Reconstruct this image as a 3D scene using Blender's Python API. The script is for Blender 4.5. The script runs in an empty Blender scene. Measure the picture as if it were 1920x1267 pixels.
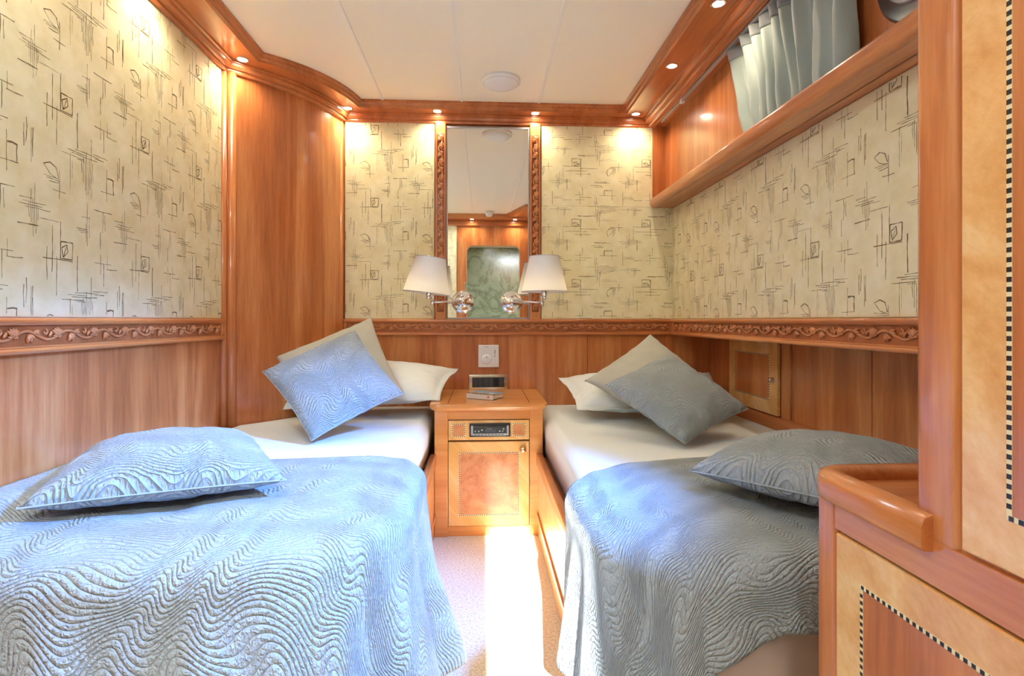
import bpy, bmesh, math, random
from mathutils import Vector, Matrix, noise
random.seed(7)
PI = math.pi
C = bpy.context.scene.collection

# ------------------------------------------------------------------ materials
def srgb(r, g, b):
    f = lambda c: (c/255/12.92) if c/255 <= .04045 else ((c/255+.055)/1.055)**2.4
    return (f(r), f(g), f(b), 1)

class NT:
    def __init__(s, name):
        s.m = bpy.data.materials.new(name); s.m.use_nodes = True
        s.t = s.m.node_tree; s.t.nodes.clear()
        s.out = s.n('ShaderNodeOutputMaterial')
        s.b = s.n('ShaderNodeBsdfPrincipled')
        s.l(s.b.outputs[0], s.out.inputs[0])
    def n(s, typ, **kw):
        nd = s.t.nodes.new(typ)
        for k, v in kw.items():
            if k in nd.inputs: nd.inputs[k].default_value = v
            else: setattr(nd, k, v)
        return nd
    def l(s, a, b): s.t.links.new(a, b)
    def set(s, **kw):
        for k, v in kw.items(): s.b.inputs[k.replace('_', ' ')].default_value = v
    def math(s, op, a, b=None, c=None):
        nd = s.n('ShaderNodeMath', operation=op)
        for i, v in enumerate((a, b, c)):
            if v is None: continue
            if isinstance(v, (int, float)): nd.inputs[i].default_value = v
            else: s.l(v, nd.inputs[i])
        return nd.outputs[0]
    def ramp(s, fac, stops):
        r = s.n('ShaderNodeValToRGB'); e = r.color_ramp.elements
        while len(e) < len(stops): e.new(.5)
        for i, (p, c) in enumerate(stops): e[i].position = p; e[i].color = c
        s.l(fac, r.inputs[0]); return r.outputs[0]
    def mapping(s, scale=(1, 1, 1), rot=(0, 0, 0), src='Object'):
        tc = s.n('ShaderNodeTexCoord'); mp = s.n('ShaderNodeMapping')
        mp.inputs['Scale'].default_value = scale; mp.inputs['Rotation'].default_value = rot
        s.l(tc.outputs[src], mp.inputs[0]); return mp.outputs[0]

def plain(name, col, rough=.5, metal=0, **kw):
    t = NT(name); t.set(Base_Color=col, Roughness=rough, Metallic=metal)
    for k, v in kw.items(): t.set(**{k: v})
    return t.m

def wood(name, dark, mid, light, axis=2, rough=.3, coat=.5, rot=(0, 0, 0), freq=1.0, contrast=1.25, figure=1.0):
    t = NT(name)
    if rot != (0, 0, 0):
        v = t.mapping(rot=rot)
        mp = t.n('ShaderNodeMapping'); mp.inputs['Scale'].default_value = tuple(.07 if i == axis else 1 for i in range(3))
        t.l(v, mp.inputs[0]); v1 = mp.outputs[0]
    else:
        v1 = t.mapping(scale=tuple(.07 if i == axis else 1 for i in range(3)))
    big = t.n('ShaderNodeTexNoise', Scale=5*freq, Detail=3, Roughness=.5, Distortion=.4); t.l(v1, big.inputs['Vector'])
    # growth rings: contour lines of the broad figure
    rings = t.math('PINGPONG', t.math('MULTIPLY', big.outputs[0], 9*figure), 1.0)
    fine = t.n('ShaderNodeTexNoise', Scale=90*freq, Detail=5, Roughness=.65); t.l(v1, fine.inputs['Vector'])
    mix = t.math('ADD', t.math('MULTIPLY', rings, .28), t.math('MULTIPLY', fine.outputs[0], .55))
    mix = t.math('ADD', mix, t.math('MULTIPLY', big.outputs[0], .35))
    c = .26*contrast
    col = t.ramp(mix, [(.56-c, dark), (.58, mid), (.60+c, light)])
    t.l(col, t.b.inputs['Base Color'])
    t.set(Roughness=rough, Coat_Weight=coat, Coat_Roughness=.12)
    t.b.inputs['Specular IOR Level'].default_value = .45
    bp = t.n('ShaderNodeBump', Strength=.06, Distance=.001); t.l(fine.outputs[0], bp.inputs['Height']); t.l(bp.outputs[0], t.b.inputs['Normal'])
    return t.m

CH = (srgb(150, 80, 42), srgb(198, 119, 66), srgb(226, 160, 100))
M = {}
for ax, nm in enumerate(('x', 'y', 'z')):
    M['cherry_'+nm] = wood('cherry_grain_'+nm, *CH, axis=ax)
M['cherry_dark'] = wood('cherry_soffit', srgb(150, 80, 42), srgb(188, 110, 62), srgb(210, 138, 84), axis=1, contrast=1.2)
M['ground_light'] = wood('carving_ground', srgb(150, 84, 46), srgb(176, 104, 60), srgb(198, 126, 78), axis=0)  # darker wood tone stands in for shade between the frieze carvings
M['ground'] = wood('stained_carving_ground', srgb(120, 62, 34), srgb(146, 78, 44), srgb(166, 94, 56), axis=2)  # recess shade behind the post carvings, painted as a darker wood tone
M['carved'] = wood('carved_cherry', srgb(184, 112, 66), srgb(208, 138, 88), srgb(224, 160, 110), axis=0, contrast=1.3, figure=.5)
M['maple_diag'] = wood('light_veneer_diagonal', srgb(220, 158, 88), srgb(236, 184, 118), srgb(246, 208, 150), axis=2, rot=(math.radians(50), math.radians(42), 0), contrast=.85)
M['maple_diag_back'] = wood('light_veneer_diagonal_front', srgb(206, 148, 74), srgb(224, 172, 100), srgb(238, 198, 134), axis=2, rot=(0, math.radians(42), 0), contrast=1.1)
M['maple_x'] = wood('honey_cherry', srgb(192, 120, 58), srgb(212, 144, 78), srgb(226, 168, 104), axis=0)

def burl():
    t = NT('burl_veneer'); v = t.mapping()
    a = t.n('ShaderNodeTexNoise', Scale=9, Detail=5, Roughness=.6, Distortion=1.6); t.l(v, a.inputs['Vector'])
    b = t.n('ShaderNodeTexNoise', Scale=70, Detail=3, Roughness=.6, Distortion=1.0); t.l(v, b.inputs['Vector'])
    s = t.math('ADD', t.math('MULTIPLY', a.outputs[0], .75), t.math('MULTIPLY', b.outputs[0], .25))
    t.l(t.ramp(s, [(.28, srgb(150, 84, 44)), (.42, srgb(190, 118, 68)), (.56, srgb(208, 144, 90)), (.75, srgb(184, 114, 66))]), t.b.inputs['Base Color'])
    t.set(Roughness=.3, Coat_Weight=.5, Coat_Roughness=.1); return t.m
M['burl'] = burl()

def paper_mat():
    t = NT('cream_wall_fabric'); v = t.mapping()
    a = t.n('ShaderNodeTexNoise', Scale=14, Detail=5, Roughness=.6); t.l(v, a.inputs['Vector'])
    t.l(t.ramp(a.outputs[0], [(.3, srgb(231, 221, 174)), (.55, srgb(241, 233, 192)), (.75, srgb(247, 241, 207))]), t.b.inputs['Base Color'])
    f = t.n('ShaderNodeTexNoise', Scale=600, Detail=2); t.l(v, f.inputs['Vector'])
    bp = t.n('ShaderNodeBump', Strength=.15, Distance=.0005); t.l(f.outputs[0], bp.inputs['Height']); t.l(bp.outputs[0], t.b.inputs['Normal'])
    t.set(Roughness=.75); return t.m
M['paper'] = paper_mat()
M['ink'] = plain('brown_brush_ink', srgb(124, 106, 68), .8)

def quilt_mat(name, col, spacing=.0122):
    t = NT(name)
    tc = t.n('ShaderNodeTexCoord'); sp = t.n('ShaderNodeSeparateXYZ'); t.l(tc.outputs['UV'], sp.inputs[0])
    u, v = sp.outputs[0], sp.outputs[1]
    nz = t.n('ShaderNodeTexNoise', Scale=5.0, Detail=0.0); t.l(tc.outputs['UV'], nz.inputs['Vector'])
    nz2 = t.n('ShaderNodeTexNoise', Scale=3.1, Detail=0.0)
    off = t.n('ShaderNodeVectorMath', operation='ADD'); off.inputs[1].default_value = (7.3, 2.1, 0); t.l(tc.outputs['UV'], off.inputs[0]); t.l(off.outputs[0], nz2.inputs['Vector'])
    # blocks of parallel waves whose phase and pitch drift from place to place
    ph = t.math('ADD', t.math('MULTIPLY', u, 2*PI/.145), t.math('MULTIPLY', nz.outputs[0], 9.0))
    wave = t.math('MULTIPLY', t.math('SINE', ph), .021)
    ph2 = t.math('ADD', t.math('MULTIPLY', v, 2*PI/.19), t.math('MULTIPLY', nz2.outputs[0], 9.0))
    wave2 = t.math('MULTIPLY', t.math('SINE', ph2), .013)
    f = t.math('ADD', t.math('ADD', v, wave), t.math('ADD', wave2, t.math('MULTIPLY', nz2.outputs[0], .07)))
    ang = t.math('MULTIPLY', f, PI/spacing)
    ridge = t.math('POWER', t.math('ABSOLUTE', t.math('SINE', ang)), .55)
    pk = t.n('ShaderNodeTexNoise', Scale=120, Detail=1.5, Roughness=.5, Distortion=.8); t.l(tc.outputs['UV'], pk.inputs['Vector'])
    h = t.math('MULTIPLY', ridge, t.math('ADD', t.math('MULTIPLY', pk.outputs[0], 2.0), .0))
    bp = t.n('ShaderNodeBump', Strength=1.0, Distance=.0052); t.l(h, bp.inputs['Height']); t.l(bp.outputs[0], t.b.inputs['Normal'])
    t.set(Base_Color=col, Roughness=.62, Sheen_Weight=.25); t.b.inputs['Specular IOR Level'].default_value = .35
    return t.m
M['quilt'] = quilt_mat('quilted_grey_satin', srgb(168, 180, 184))
M['quilt_small'] = quilt_mat('quilted_grey_satin_cushion', srgb(168, 180, 184), .0112)
def cloth_mat(name, col, rough=.8, bump=.3, sheen=.2):
    t = NT(name); v = t.mapping()
    a = t.n('ShaderNodeTexNoise', Scale=9, Detail=3, Distortion=.6); t.l(v, a.inputs['Vector'])
    b = t.n('ShaderNodeTexNoise', Scale=900, Detail=1); t.l(v, b.inputs['Vector'])
    bp = t.n('ShaderNodeBump', Strength=bump, Distance=.006); t.l(t.math('ADD', a.outputs[0], t.math('MULTIPLY', b.outputs[0], .03)), bp.inputs['Height'])
    t.l(bp.outputs[0], t.b.inputs['Normal'])
    t.set(Base_Color=col, Roughness=rough, Sheen_Weight=sheen); return t.m
M['white_linen'] = cloth_mat('white_linen', srgb(226, 233, 232))
M['grey_plain'] = cloth_mat('plain_grey_cotton', srgb(176, 176, 164), .75)
M['curtain'] = cloth_mat('grey_green_curtain', srgb(160, 174, 168), .6, .15, .4)
M['curtain_head'] = cloth_mat('grey_curtain_heading', srgb(140, 144, 146), .8, .5)
M['beige_sheet'] = cloth_mat('pale_satin_valance', srgb(206, 188, 176), .45, .8)
M['ceiling'] = plain('ivory_ceiling_panel', srgb(248, 241, 222), .45)
M['batten'] = plain('ivory_ceiling_batten', srgb(244, 240, 230), .4)
M['white'] = plain('white_plastic', srgb(236, 236, 236), .4)
M['shade'] = plain('pleated_ivory_shade', srgb(252, 250, 242), .8)
M['chrome'] = plain('polished_chrome', (.82, .83, .85, 1), .08, 1)
M['satin'] = plain('satin_steel', (.50, .54, .62, 1), .3, 1)
M['brass'] = plain('pale_brass', (.75, .62, .40, 1), .2, 1)
M['champagne'] = plain('champagne_metal_plate', (.70, .66, .56, 1), .22, 1)
M['black'] = plain('black_plastic', srgb(30, 30, 34), .35)
M['dgrey'] = plain('anthracite_switch', srgb(62, 70, 82), .4)
M['silver'] = plain('silver_plastic', srgb(176, 178, 184), .3, .6)
M['lcd'] = plain('dark_display', srgb(42, 52, 58), .15)
M['inlay_black'] = plain('ebony_inlay', srgb(38, 32, 28), .35)
M['inlay_cream'] = plain('cream_inlay', srgb(240, 226, 186), .35)
M['gap'] = plain('dark_shadow_gap', srgb(52, 28, 16), .7)
M['mirror'] = plain('mirror_silver', (.88, .89, .86, 1), .01, 1)
def carpet():
    t = NT('beige_carpet'); v = t.mapping()
    a = t.n('ShaderNodeTexNoise', Scale=130, Detail=4, Roughness=.7); t.l(v, a.inputs['Vector'])
    t.l(t.ramp(a.outputs[0], [(.3, srgb(182, 170, 144)), (.5, srgb(220, 211, 186)), (.7, srgb(240, 233, 212))]), t.b.inputs['Base Color'])
    bp = t.n('ShaderNodeBump', Strength=.7, Distance=.006); t.l(a.outputs[0], bp.inputs['Height']); t.l(bp.outputs[0], t.b.inputs['Normal'])
    t.set(Roughness=.95); return t.m
M['carpet'] = carpet()
def marble():
    t = NT('grey_green_marble'); v = t.mapping()
    a = t.n('ShaderNodeTexNoise', Scale=2.2, Detail=6, Roughness=.6, Distortion=1.6); t.l(v, a.inputs['Vector'])
    vein = t.math('ABSOLUTE', t.math('SUBTRACT', a.outputs[0], .5))
    t.l(t.ramp(vein, [(.0, srgb(84, 90, 72)), (.025, srgb(108, 116, 94)), (.12, srgb(122, 130, 106)), (.3, srgb(114, 122, 98))]), t.b.inputs['Base Color'])
    t.set(Roughness=.2); return t.m
M['marble'] = marble()
def emit(name, col, s):
    m = bpy.data.materials.new(name); m.use_nodes = True; t = m.node_tree; t.nodes.clear()
    o = t.nodes.new('ShaderNodeOutputMaterial'); e = t.nodes.new('ShaderNodeEmission')
    e.inputs[0].default_value = col; e.inputs[1].default_value = s; t.links.new(e.outputs[0], o.inputs[0]); return m
M['bulb'] = emit('lit_lamp_lens', (1, .93, .8, 1), 14)
def glass_mat():
    t = NT('porthole_glass'); t.set(Base_Color=(.30, .42, .85, 1), Roughness=.05, Metallic=0); t.b.inputs['Transmission Weight'].default_value = .2; t.set(Emission_Color=(.35, .5, 1, 1), Emission_Strength=.8)  # pane glows blue in place of the sky behind it
    return t.m
M['pane'] = glass_mat()
M['book_page'] = plain('book_paper', srgb(232, 228, 220), .7)
def cover():
    t = NT('printed_book_cover')
    tc = t.n('ShaderNodeTexCoord'); sp = t.n('ShaderNodeSeparateXYZ'); t.l(tc.outputs['UV'], sp.inputs[0])
    nz = t.n('ShaderNodeTexNoise', Scale=9, Detail=5); t.l(tc.outputs['UV'], nz.inputs['Vector'])
    y = t.math('ADD', sp.outputs[1], t.math('MULTIPLY', t.math('SUBTRACT', nz.outputs[0], .5), .5))
    t.l(t.ramp(y, [(.12, srgb(70, 74, 70)), (.32, srgb(190, 140, 90)), (.45, srgb(96, 84, 80)), (.55, srgb(168, 196, 214)), (.72, srgb(64, 132, 190)), (.92, srgb(120, 176, 214))]), t.b.inputs['Base Color'])
    t.set(Roughness=.25); return t.m
M['cover'] = cover()
M['spine'] = plain('grey_book_spine', srgb(216, 216, 212), .4)
M['orange'] = plain('orange_book_mark', srgb(214, 96, 52), .5)

# ------------------------------------------------------------------ mesh builder
class MB:
    def __init__(s): s.bm = bmesh.new(); s.uv = s.bm.loops.layers.uv.new('UVMap'); s.M = Matrix(); s.mi = 0; s.smooth = False
    def v(s, p): return s.bm.verts.new(s.M @ Vector(p))
    def face(s, vs, uvs=None, smooth=None):
        try: f = s.bm.faces.new(vs)
        except ValueError: return None
        f.material_index = s.mi; f.smooth = s.smooth if smooth is None else smooth
        if uvs:
            for lp, c in zip(f.loops, uvs): lp[s.uv].uv = c
        return f
    def absorb(s, b, smooth=None):
        mp = {v: s.v(v.co) for v in b.verts}
        for f in b.faces: s.face([mp[v] for v in f.verts], smooth=f.smooth if smooth is None else smooth)
        b.free()
    def box(s, x0, x1, y0, y1, z0, z1, bev=0, seg=2, smooth=None):
        b = bmesh.new(); bmesh.ops.create_cube(b, size=1)
        for v in b.verts: v.co = Vector(((x0+x1)/2+v.co.x*(x1-x0), (y0+y1)/2+v.co.y*(y1-y0), (z0+z1)/2+v.co.z*(z1-z0)))
        if bev:
            bev = min(bev, .49*min(abs(x1-x0), abs(y1-y0), abs(z1-z0)))
            bmesh.ops.bevel(b, geom=b.edges[:], offset=bev, segments=seg, affect='EDGES', profile=.5)
        s.absorb(b, smooth=(seg > 2) if smooth is None else smooth); return s
    def poly(s, pts, z0, z1):            # prism of an XY outline
        a = [s.v((x, y, z0)) for x, y in pts]; b = [s.v((x, y, z1)) for x, y in pts]; n = len(pts)
        s.face(a[::-1]); s.face(b)
        for i in range(n): s.face([a[i], a[(i+1) % n], b[(i+1) % n], b[i]])
        return s
    def grid(s, fn, nu, nv, uvfn=None, closeu=False, smooth=True):
        vs = [[s.v(fn(i/nu, j/nv)) for j in range(nv+1)] for i in range(nu + (0 if closeu else 1))]
        for i in range(nu):
            for j in range(nv):
                i2 = (i+1) % len(vs)
                q = [vs[i][j], vs[i2][j], vs[i2][j+1], vs[i][j+1]]
                uv = [uvfn(a/nu, b/nv) for a, b in ((i, j), (i+1, j), (i+1, j+1), (i, j+1))] if uvfn else None
                s.face(q, uv, smooth)
        return vs
    def tube(s, pts, rad, n=8, cap=True, flat=1.0, up=None):
        pts = [Vector(p) for p in pts]; k = len(pts)
        if not hasattr(rad, '__len__'): rad = [rad]*k
        rings = []; ref = None
        for i, p in enumerate(pts):
            d = (pts[min(i+1, k-1)]-pts[max(i-1, 0)]).normalized()
            if up is not None: ref = Vector(up)
            elif ref is None: ref = Vector((0, 0, 1)) if abs(d.z) < .9 else Vector((1, 0, 0))
            a = d.cross(ref)
            if a.length < 1e-6: a = d.orthogonal()
            a.normalize(); b = a.cross(d).normalized()
            if up is None: ref = b
            rings.append([s.v(p+rad[i]*(math.cos(2*PI*j/n)*a+flat*math.sin(2*PI*j/n)*b)) for j in range(n)])
        for i in range(k-1):
            for j in range(n): s.face([rings[i][j], rings[i][(j+1) % n], rings[i+1][(j+1) % n], rings[i+1][j]], smooth=True)
        if cap: s.face(rings[0][::-1]); s.face(rings[-1])
        return s
    def lathe(s, prof, center, axis='z', n=32, tilt=None):
        R = {'z': Matrix(), 'y': Matrix.Rotation(PI/2, 4, 'X'), 'x': Matrix.Rotation(PI/2, 4, 'Y')}[axis]
        T = Matrix.Translation(Vector(center)) @ (tilt.to_4x4() if tilt else Matrix()) @ R
        rings = [[s.v(T @ Vector((r*math.cos(2*PI*j/n), r*math.sin(2*PI*j/n), z))) for j in range(n)] for r, z in prof]
        for i in range(len(prof)-1):
            for j in range(n): s.face([rings[i][j], rings[i][(j+1) % n], rings[i+1][(j+1) % n], rings[i+1][j]], smooth=True)
        if prof[0][0] > 1e-5: s.face(rings[0][::-1])
        if prof[-1][0] > 1e-5: s.face(rings[-1])
        return s
    def build(s, name, mats, parent=None, origin=None, mods=None):
        o0 = Vector(origin) if origin is not None else (Vector(parent['_o']) if parent is not None else Vector((0, 0, 0)))
        bmesh.ops.remove_doubles(s.bm, verts=s.bm.verts[:], dist=1e-6)
        bmesh.ops.recalc_face_normals(s.bm, faces=s.bm.faces[:])
        for v in s.bm.verts: v.co -= o0
        me = bpy.data.meshes.new(name); s.bm.to_mesh(me); s.bm.free()
        for m in (mats if isinstance(mats, (list, tuple)) else [mats]): me.materials.append(M[m])
        o = bpy.data.objects.new(name, me); C.objects.link(o); ORG[o.name] = o0
        if parent is not None: o.parent = parent
        else: o.location = o0
        o['_o'] = tuple(o0)
        return o
ORG = {}
def tag(o, label, cat, group=None, kind=None):
    if label: o['label'] = label
    if cat: o['category'] = cat
    if group: o['group'] = group
    if kind: o['kind'] = kind
    return o
def thing(name, loc, label, cat, group=None, kind=None):
    o = bpy.data.objects.new(name, None); C.objects.link(o); o.location = loc; o['_o'] = tuple(loc); o.empty_display_size = .05
    return tag(o, label, cat, group, kind)
def solid(o, t, offset=-1):
    m = o.modifiers.new('thickness', 'SOLIDIFY'); m.thickness = t; m.offset = offset
def frame(o, x, y, z):                    # matrix from origin and local axes
    x, y, z = Vector(x), Vector(y), Vector(z)
    m = Matrix((x, y, z)).transposed().to_4x4(); m.translation = Vector(o); return m
def text_mesh(name, s, size, mat, parent, Mx, depth=.0003):
    cu = bpy.data.curves.new(name, 'FONT'); cu.body = s; cu.size = size; cu.extrude = depth; cu.align_x = 'CENTER'; cu.align_y = 'CENTER'
    tmp = bpy.data.objects.new(name+'_t', cu); C.objects.link(tmp)
    dg = bpy.context.evaluated_depsgraph_get(); me = bpy.data.meshes.new_from_object(tmp.evaluated_get(dg))
    C.objects.unlink(tmp); bpy.data.objects.remove(tmp)
    me.transform(Mx); me.transform(Matrix.Translation(-Vector(parent['_o'])))
    me.materials.clear(); me.materials.append(M[mat])
    o = bpy.data.objects.new(name, me); C.objects.link(o); o.parent = parent; o['_o'] = parent['_o']; return o

# ------------------------------------------------------------------ dimensions (metres)
D = 2.99            # back wall
XL = -1.147         # left wall
XR = 1.09           # right wall (fabric)
XU = 1.04           # right wall above shelf
XB = 1.31           # right wall below the frieze (recess)
ZC = 2.17           # ceiling
ZB = 2.09           # underside of cornice
ZF0, ZF1 = .916, 1.006
YR = -.08           # rear wall
YE = 2.40           # end of the left wall
P0, P1 = Vector((XL, YE)), Vector((-.76, D))
def arc(n=16, push=0.0):
    """curved corner panel in plan, bulging into the room"""
    ch = P1-P0; L = ch.length; d = ch/L; nn = Vector((d.y, -d.x)); sg = .065
    R = (L*L/4+sg*sg)/(2*sg); out = []
    for i in range(n+1):
        s = (i/n-.5)*L; h = math.sqrt(R*R-s*s)-(R-sg)
        out.append(P0+d*(i/n*L)+nn*(h+push))
    return out

# ------------------------------------------------------------------ wall fabric
K = .00085
def L_(pts, w): STK.append(([(p[0]*K, p[1]*K) for p in pts], w))
STK = []
def hl(x0, x1, y, w=2.2): L_([(x0-865, y-690), ((x0+x1)/2-865, y-690+random.uniform(-1.5, 1.5)), (x1-865, y-690+random.uniform(-2, 2))], w*K)
def vl(x, y0, y1, w=2.2): L_([(x-865, y0-690), (x-865+random.uniform(-2, 2), y0*.6+y1*.4-690), (x-865+random.uniform(-1.5, 1.5), y1-690)], w*K)
def pl(pts, w=3): L_([(x-865, y-690) for x, y in pts], w*K)
for y, a, b in ((690, 880, 925), (700, 890, 975), (709, 877, 960), (716, 900, 990), (742, 948, 1022)): hl(a, b, y)
hl(873, 945, 768, 4)
for x, a, b in ((912, 700, 745), (920, 660, 760), (926, 690, 800), (932, 640, 770), (938, 700, 790), (944, 710, 750)): vl(x, a, b, 1.8)
pl([(1032, 800), (1080, 800), (1078, 855), (1030, 855), (1032, 800)], 4.5)
pl([(1040, 850), (1036, 820), (1056, 808), (1060, 832), (1040, 850)], 4); pl([(1042, 848), (1054, 815)], 4)
vl(1031, 738, 856, 3); hl(962, 1080, 859, 3.4)
for x, a, b in ((978, 822, 925), (998, 755, 900), (1015, 850, 972)): vl(x, a, b, 3)
for y, a, b in ((705, 1120, 1158), (745, 1098, 1142), (751, 1105, 1150), (757, 1112, 1145)): hl(a, b, y)
for x, a, b in ((1139, 725, 790), (1145, 655, 800), (1153, 700, 770)): vl(x, a, b)
hl(1175, 1265, 670, 3); vl(1218, 670, 745, 3); vl(1229, 680, 735)
vl(1207, 742, 802, 3); vl(1101, 838, 955, 5)
hl(1178, 1260, 852, 2.6); hl(1237, 1292, 870, 3); vl(1207, 822, 892); vl(1223, 852, 932, 3); vl(1239, 820, 870)
for y, a, b in ((952, 1170, 1242), (960, 1090, 1200), (967, 1060, 1140), (974, 1075, 1190), (984, 1035, 1132), (990, 1100, 1135), (965, 1180, 1225)): hl(a, b, y, 2.6)
for x, a, b in ((1120, 985, 1030), (1127, 975, 1060), (1134, 990, 1085), (1141, 955, 1100), (1148, 985, 1095), (1155, 975, 1080), (1163, 905, 1108), (1170, 985, 1050)): vl(x, a, b, 2.2)
vl(1303, 925, 1000, 3.4); vl(1326, 948, 1035, 3.4); vl(1070, 980, 1100, 1.8); vl(1078, 1000, 1060, 1.6)
vl(895, 945, 1012, 3); vl(920, 950, 1052, 2.4)
pl([(965, 1042), (990, 1032), (1012, 1042), (1022, 1072)], 4.5); pl([(965, 1042), (990, 1068), (1022, 1078)], 2.6)
for y, a, b in ((1075, 965, 1022), (1082, 975, 1026), (1090, 985, 1024), (1113, 1000, 1052)): hl(a, b, y, 2.6)
vl(1025, 1050, 1138, 3)
vl(1238, 985, 1100, 2.6); pl([(1240, 1018), (1256, 1015), (1273, 1018)], 7); vl(1272, 1018, 1068, 5); hl(1208, 1276, 1070, 2.6)
TW, TH = .34, .40
def clip_seg(p, q, w, h, hole):
    m = .004
    ins = lambda a: m < a[0] < w-m and m < a[1] < h-m and not (hole and hole[0]-m < a[0] < hole[1]+m and hole[2]-m < a[1] < hole[3]+m)
    a, b = ins(p), ins(q)
    if not a and not b: return None
    if a and b: return p, q
    if not a: p, q = q, p
    for t in (.75, .5, .25):
        c = (p[0]+(q[0]-p[0])*t, p[1]+(q[1]-p[1])*t)
        if ins(c): return p, c
    return None
def fabric_panel(name, parent, org, U, V, N, w, h, ox, oy, rot=False, hole=None, thick=.012):
    mb = MB(); mb.M = frame(org, U, V, N)
    if hole:                              # L-shape: two boxes
        u0, u1, v0, v1 = hole
        mb.box(0, w, 0, v0, -.004, thick, .004, 2); mb.box(0, u0, v0-.001, h, -.004, thick, .004, 2)
    else: mb.box(0, w, 0, h, -.004, thick, .005, 3)
    mb.mi = 1; z = thick+.0004
    rnd = random.Random(hash(name) % 1000 if False else 3)
    pw, ph = (TH, TW) if rot else (TW, TH)
    for iu in range(-1, int(w/pw)+3):
        for iv in range(-1, int(h/ph)+3):
            for pts, lw in STK:
                q = []
                for (x, y) in pts:
                    if rot: a, b = y, x   # quarter turn
                    else: a, b = x, -y
                    q.append((ox+iu*pw+a+rnd.uniform(-.0006, .0006), oy+iv*ph+b))
                for p1, p2 in zip(q, q[1:]):
                    c = clip_seg(p1, p2, w, h, hole)
                    if not c: continue
                    p1c, p2c = c; dx, dy = p2c[0]-p1c[0], p2c[1]-p1c[1]; l = math.hypot(dx, dy)
                    if l < 1e-4: continue
                    nx, ny = -dy/l, dx/l; k = max(1, int(l/.012)); pr = None
                    for i in range(k+1):
                        t = i/k; ww = lw*.42*rnd.uniform(.4, 1.2); j = rnd.uniform(-.0005, .0005)
                        cx, cy = p1c[0]+dx*t+nx*j, p1c[1]+dy*t+ny*j
                        cur = (mb.v((cx+nx*ww, cy+ny*ww, z)), mb.v((cx-nx*ww, cy-ny*ww, z)))
                        if pr: mb.face([pr[0], pr[1], cur[1], cur[0]])
                        pr = cur
    return mb.build(name, ['paper', 'ink'], parent)

# ------------------------------------------------------------------ carving
def petal(mb, x, z, ang, ln, r, lift=.004):
    r *= 1.25; ln *= 1.12
    d = (math.sin(ang), math.cos(ang)); pts = []; rr = []
    for i in range(5):
        t = i/4; pts.append((x+d[0]*ln*t, lift+.002*math.sin(PI*t), z+d[1]*ln*t)); rr.append(max(.0004, r*math.sin(PI*(.12+.86*t))**.7))
    mb.tube(pts, rr, 6)
def vine(mb, length, H, P, flip=False):
    """relief in local x (along), y (out of the face), z (up)"""
    n = max(1, round(length/P)); P = length/n; s = H/.05
    N = n*14
    pts = []
    for i in range(N+1):
        t = i/14; pts.append((i/N*length, .003, -.0115*s*math.cos(2*PI*(t-.15))))
    mb.tube(pts, .0040*s, 7)
    for k in range(n):
        b = k*P
        fx = b+.36*P; fz = -.003*s            # tulip
        for a in (-.75, -.38, 0, .38, .75): petal(mb, fx, fz, a, .0225*s, .0042*s)
        petal(mb, fx-.002*s, fz-.003*s, -1.2, .012*s, .003*s); petal(mb, fx+.002*s, fz-.003*s, 1.2, .012*s, .003*s)
        lx = b+.70*P                           # drooping leaf
        for a in (PI-.9, PI-.35, PI+.25): petal(mb, lx, .003*s, a, .021*s, .0042*s)
        petal(mb, b+.80*P, .010*s, 1.9, .020*s, .0042*s); petal(mb, b+.80*P, .010*s, 1.35, .017*s, .0036*s)
        cp = []                                # curl
        for i in range(9):
            a = i/8*1.6*PI; r = .0085*s*(1-i/12); cp.append((b+.08*P+r*math.sin(a), .0035, .008*s+r*math.cos(a)))
        mb.tube(cp, [.0030*s]*8+[.004*s], 6)
        petal(mb, b+.16*P, -.004*s, .5, .016*s, .0034*s)
def frieze(name, org, U, N, w, label, ledge=.0, inset=.0, end_caps=True):
    """moulded rail with a sunk carved field; org = lower start point on the wall face"""
    root = thing(name, org, label, 'carved rail', None, 'structure')
    H = ZF1-ZF0
    mb = MB(); mb.M = frame(org, U, N, (0, 0, 1))
    mb.box(0, w, -.01, .016, .003, H-.003, .002)
    mb.box(0, w, -.008, .028+ledge, H-.020, H, .009, 4)
    mb.box(0, w, -.008, .028+ledge, 0, .014, .006, 4)
    mb.box(0, w, -.008, .022, .013, .019, .002)
    mb.box(0, .03, 0, .022, .01, H-.015, .003); mb.box(w-.03, w, 0, .022, .01, H-.015, .003)
    mb.build('rail_moulding', 'cherry_x' if abs(Vector(U).x) > .5 else 'cherry_y', root)
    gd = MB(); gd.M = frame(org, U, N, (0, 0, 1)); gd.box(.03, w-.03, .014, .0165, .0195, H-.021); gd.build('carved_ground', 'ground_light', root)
    cv = MB(); cv.M = frame(Vector(org)+Vector(U)*.035+Vector(N)*.0160+Vector((0, 0, .045)), U, N, (0, 0, 1))
    vine(cv, w-.07, .048, .137)
    cv.build('vine_carving', 'carved', root)
    return root

# ================================================================== SETTING
S = 'structure'
mb = MB(); mb.box(-1.5, 1.6, -2.4, 3.1, -.06, 0); tag(mb.build('floor', 'carpet', origin=(0, 1, 0)), 'short beige carpet between the two beds', 'floor', kind=S)

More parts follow.
